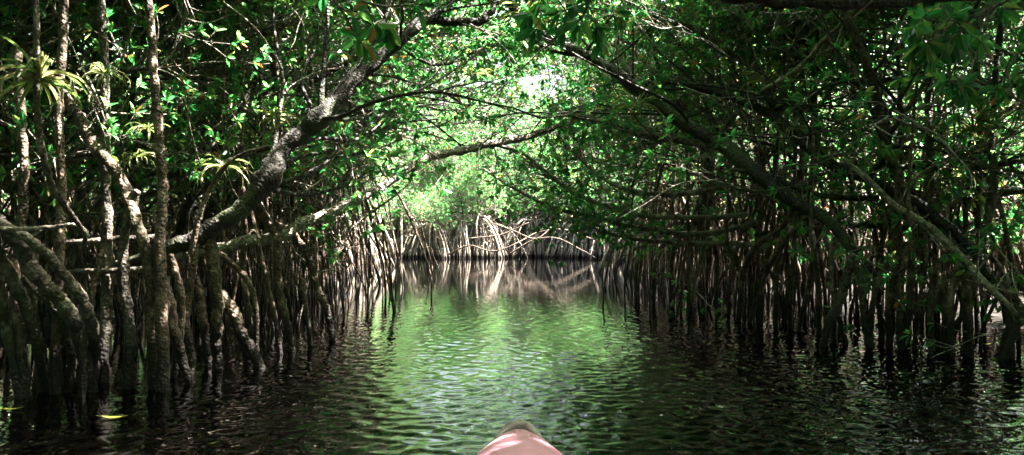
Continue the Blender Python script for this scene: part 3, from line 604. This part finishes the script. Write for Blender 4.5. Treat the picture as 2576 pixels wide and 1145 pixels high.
for lab, (ax_, ay_), feet, m_ in [('low mangrove whose dark roots splay in wide arches where the right bank begins', (1765, 585), [(1600, 738), (1645, 748), (1690, 762), (1735, 772), (1805, 782), (1862, 792)], M_root),
                               ('mangrove with pale splayed arching roots left of the bright forked roots', (2030, 560), [(1912, 815), (1950, 822), (1985, 828), (2058, 842), (2100, 856)], M_root),
                               ('mangrove with reddish crossing arched roots right of the bright forked roots', (2315, 610), [(2190, 872), (2236, 874), (2262, 880), (2372, 888), (2430, 893)], M_root),
                               ('mangrove with slanting arched roots close to the right frame edge', (2470, 660), [(2340, 890), (2392, 894), (2440, 898), (2540, 903)], M_root)]:
    t_ = Tree(lab, gb(ax_, feet[len(feet)//2][1]), group='splayed stilt root clumps on the right bank'); Ym = .9/((feet[len(feet)//2][1]-590)*K)+.25
    t_.limb('trunk', [(ax_, ay_+30, Ym), (ax_+6, ay_-60, Ym), (ax_+26, ay_-190, Ym+.1), (ax_+20, ay_-340, Ym+.2), (ax_+50, ay_-620, Ym+.4)], [26, 22, 18, 14], M_grey, leaves=6)
    for k, (fx, fy) in enumerate(feet):
        h_ = fy-ay_; y0_ = ay_-10+hr.uniform(-15, 40); dx = fx-ax_
        t_.root([(ax_, y0_, Ym), (ax_+dx*.45, y0_+.03*h_, Ym), (ax_+dx*.8, y0_+.22*h_), (ax_+dx*.98, y0_+.55*h_), (fx, fy)], [13, 16, 18, 17], m=m_)
    t_.done()
# leafy sprays close overhead
for lab, pts, nl in [('dark leafy spray close overhead at the top, left of the middle', [(560, -260, 2.7), (700, -130, 2.8), (790, -60, 2.9), (850, -10, 3.0)], 4), ('dark leafy spray close overhead near the top right corner', [(2700, -60, 3.6), (2560, -10, 3.7), (2440, 40, 3.8), (2340, 65, 3.9)], 9), ('small sunlit leafy spray near the right frame edge', [(2700, 300, 4.6), (2580, 260, 4.6), (2500, 220, 4.6), (2450, 210, 4.6)], 9),
                     ('dark leafy spray hanging at the top, right of the middle', [(1400, -160, 3.4), (1440, -70, 3.5), (1475, -20, 3.6), (1490, 10, 3.7)], 4)]:
    t_ = Tree(lab, (px(*pts[0])[0], pts[0][2]), 'branch', 'leafy sprays close overhead', name='leafy_spray'); t_.limb('stem', pts, [8, 4], M_twig, leaves=nl, size=.095, tl=.28, sides=6); t_.done()

t_ = Tree('unseen leafy bough added over the kayak from the left, casting broken shade on its bow', (-3.2, .3), 'branch', name='bough')  # bough above the frame, added to shade part of the kayak
q = catmull(np.array([(-3.2, .2, 2.3), (-2.2, .3, 2.75), (-1.2, .15, 2.95), (-.5, .35, 2.9), (.2, .3, 2.75)])-t_.b, 6)
g_ = Geo(); g_.tube(q, np.linspace(.04, .010, len(q)), 8, .05, hr); link('limb', g_.mesh('limb', M_bark), t_.r); leafy(hr, q, .01, t_.tw, t_.acc, 40, tl=.32, size=.085, t0=.45); t_.done()

for k, (x0, y0, x1, y1, z) in enumerate([(-3.4, 2.2, .8, 3.4, 3.1), (3.6, 1.6, -.6, 2.6, 3.0), (-3.2, 4.2, .6, 4.9, 3.6), (3.4, 3.6, -.5, 4.4, 3.5), (-3.3, 1.2, -.4, 1.9, 2.9), (3.4, 5.6, -.6, 6.3, 3.9), (-3.0, 6.6, .9, 7.0, 4.0), (3.2, 7.4, -.8, 7.8, 4.1), (-2.8, 8.6, 1, 8.9, 3.7), (3.0, 9.4, -.4, 9.6, 3.5), (-2.9, 10.6, .8, 10.8, 3.5), (3.0, 11.6, -.9, 12, 3.7), (-3.2, 13, 1, 13.2, 3.9), (3.2, 14.4, -.8, 14.6, 4.1), (-3.3, 15.6, .9, 16, 4.5), (3.3, 17, -.5, 17.2, 4.9)]):  # nearer boughs are out of frame, added to shade the near limbs and bank
    t_ = Tree('leafy bough added for canopy and shade high over the channel, %s from the kayak' % ORD[k], (x0, y0), 'branch', 'leafy boughs arching overhead', name='bough')
    q = catmull(np.array([(x0, y0, z-.7), (x0*.7+x1*.3, y0*.7+y1*.3, z-.1), (x0*.4+x1*.6, y0*.4+y1*.6+.15, z+.15), (x1, y1, z)])-t_.b, 8)
    g_ = Geo(); g_.tube(q, np.linspace(.045, .010, len(q)), 8, .05, hr); link('limb', g_.mesh('limb', M_bark), t_.r); leafy(hr, q, .01, t_.tw, t_.acc, (45 if k in (1, 3) else 135) if k < 9 else 60, tl=.75 if k < 9 else .6, size=.08, t0=.15); t_.done()

# ------------------------------------------------------------------ air plants
def air_plant_mesh(seed, k=26, L_=.34, w_=.020, droop=1.0):
    r_ = np.random.default_rng(seed); g_ = Geo()
    for q in range(k):
        az = q*2.4+r_.normal(0, .2); el = r_.uniform(.15, 1.35); l = L_*r_.uniform(.6, 1.15); n_ = 8
        p = np.array([0, 0, 0.]); P = [p]; e = el
        for i in range(n_):
            e -= droop*r_.uniform(.10, .34)*(1+i*.12); p = p+np.array([math.cos(az)*math.cos(e), math.sin(az)*math.cos(e), math.sin(e)])*l/n_; P.append(p)
        P = np.array(P); s_ = np.array([-math.sin(az), math.cos(az), 0]); ww = w_*np.array([1.2, 1, .95, .85, .75, .6, .45, .28, .05])/2*r_.uniform(.7, 1.2)
        V = np.stack([P+s_*ww[:, None]+[0, 0, .003], P-[0, 0, .004], P-s_*ww[:, None]+[0, 0, .003]], 1).reshape(-1, 3); F = []
        for i in range(n_):
            for j in (0, 1): F.append((i*3+j, i*3+j+1, i*3+j+4, i*3+j+3))
        g_.add(V, F)
    return g_.mesh('leaf_rosette', M_strap)
AP = [air_plant_mesh(1, 30, .33, .024), air_plant_mesh(2, 24, .26, .014, .8), air_plant_mesh(3, 34, .22, .010, .6), air_plant_mesh(4, 20, .40, .020, 1.2)]
def air_plant(k, p, sc, lab, grp=None):
    o = link('air_plant', AP[k]); o.location = tuple(p); o.scale = (sc,)*3; o.rotation_euler = (hr.normal(0, .25), hr.normal(0, .25), hr.uniform(0, 6.28)); tag(o, lab, 'air plant', grp)
for k, x_, y_, Y, sc, lab in [(0, 92, 200, 2.72, .8, 'large green air plant with long curling leaves on the near left pole'), (0, 262, 185, 4.6, .6, 'shaded air plant high on the second upright trunk at the left'), (1, 372, 325, 4.9, .7, 'spiky air plant beside the upright trunk crossed by the big limb'), (1, 345, 395, 5.2, .7, 'air plant low between the left upright trunks'),
                           (3, 2392, 450, 6.4, 1.1, 'large dark air plant above the level boughs at the right'), (0, 2000, 330, 7.2, 1.2, 'dark drooping air plant hung on the mossy right bough'), (2, 1605, 268, 7.7, 1.6, 'spiky pale air plant on the long dark bough right of the middle'), (2, 1335, 38, 8.4, 2.0, 'bristly pale air plant at the top middle where the bough leaves the frame'),
                           (2, 1925, 205, 7.4, 1.3, 'small pale tufted air plant above the crooked stem'), (2, 2340, 95, 6, 1.2, 'small air plant near the top right log'), (1, 690, 300, 5.8, 1.0, 'air plant on the big diagonal limb near its second swelling'), (2, 2450, 330, 6.2, 1.4, 'pale tufted air plant near the right frame edge'),
                           (1, 560, 420, 5.6, 1.1, 'lit air plant left of the swollen knot'), (3, 2330, 520, 6.6, .8, 'air plant tucked under the level boughs at the right'), (2, 1190, 190, 7.9, 1.2, 'small brown tuft hanging under the arched bough')]:
    air_plant(k, px(x_, y_, Y), sc, lab)
for side in (-1, 1):
    for q in range(48):
        y = 5+13*hr.uniform()**1.3; x = bank(side, y)+side*hr.uniform(.4, 3.2); z = hr.uniform(.95, 2.3) if side < 0 else hr.uniform(1.2, 2.6)
        air_plant(hr.integers(4), (x, y, z), hr.uniform(.6, 1.2), 'small air plant perched among the %s bank stems' % SIDE[side], 'air plants among the %s bank stems' % SIDE[side])
# ------------------------------------------------------------------ leaves afloat
for x_, yw, rz, L_, lab in [(290, 1053, .1, .13, 'long yellow green leaf floating on black water at the lower left'), (2425, 850, 0, .11, 'pale leaf floating before the right bank roots'), (2480, 868, .2, .10, 'thin leaf floating near the right frame edge'), (1120, 908, .4, .07, 'small yellow leaf floating mid channel'), (30, 1032, .2, .12, 'green leaf floating at the left frame edge'), (545, 742, 1, .08, 'yellow leaf floating among the left roots')]:
    r_ = np.random.default_rng(int(x_)); g_ = Geo(); n_ = 10; t = np.linspace(0, 1, n_); wd = .30*L_*np.sin(PI*t**.85)**.9*.5; X = (t-.5)*L_; Z = .004+.010*(2*t-1)**2
    V = np.stack([np.stack([X, wd, Z+.004], 1), np.stack([X, 0*X, Z], 1), np.stack([X, -wd, Z+.004], 1)], 1).reshape(-1, 3)
    g_.add(V, [(i*3+j, i*3+j+1, i*3+j+4, i*3+j+3) for i in range(n_-1) for j in (0, 1)]); g_.tube([(X[0], 0, Z[0]), (X[0]-.012, .001, Z[0]+.002), (X[0]-.02, .003, Z[0]+.004)], .001, 4)
    o = link('floating_leaf', g_.mesh('floating_leaf', M_float)); b_ = gb(x_, yw); o.location = (b_[0], b_[1], .001); o.rotation_euler = (0, 0, rz); tag(o, lab, 'leaf')
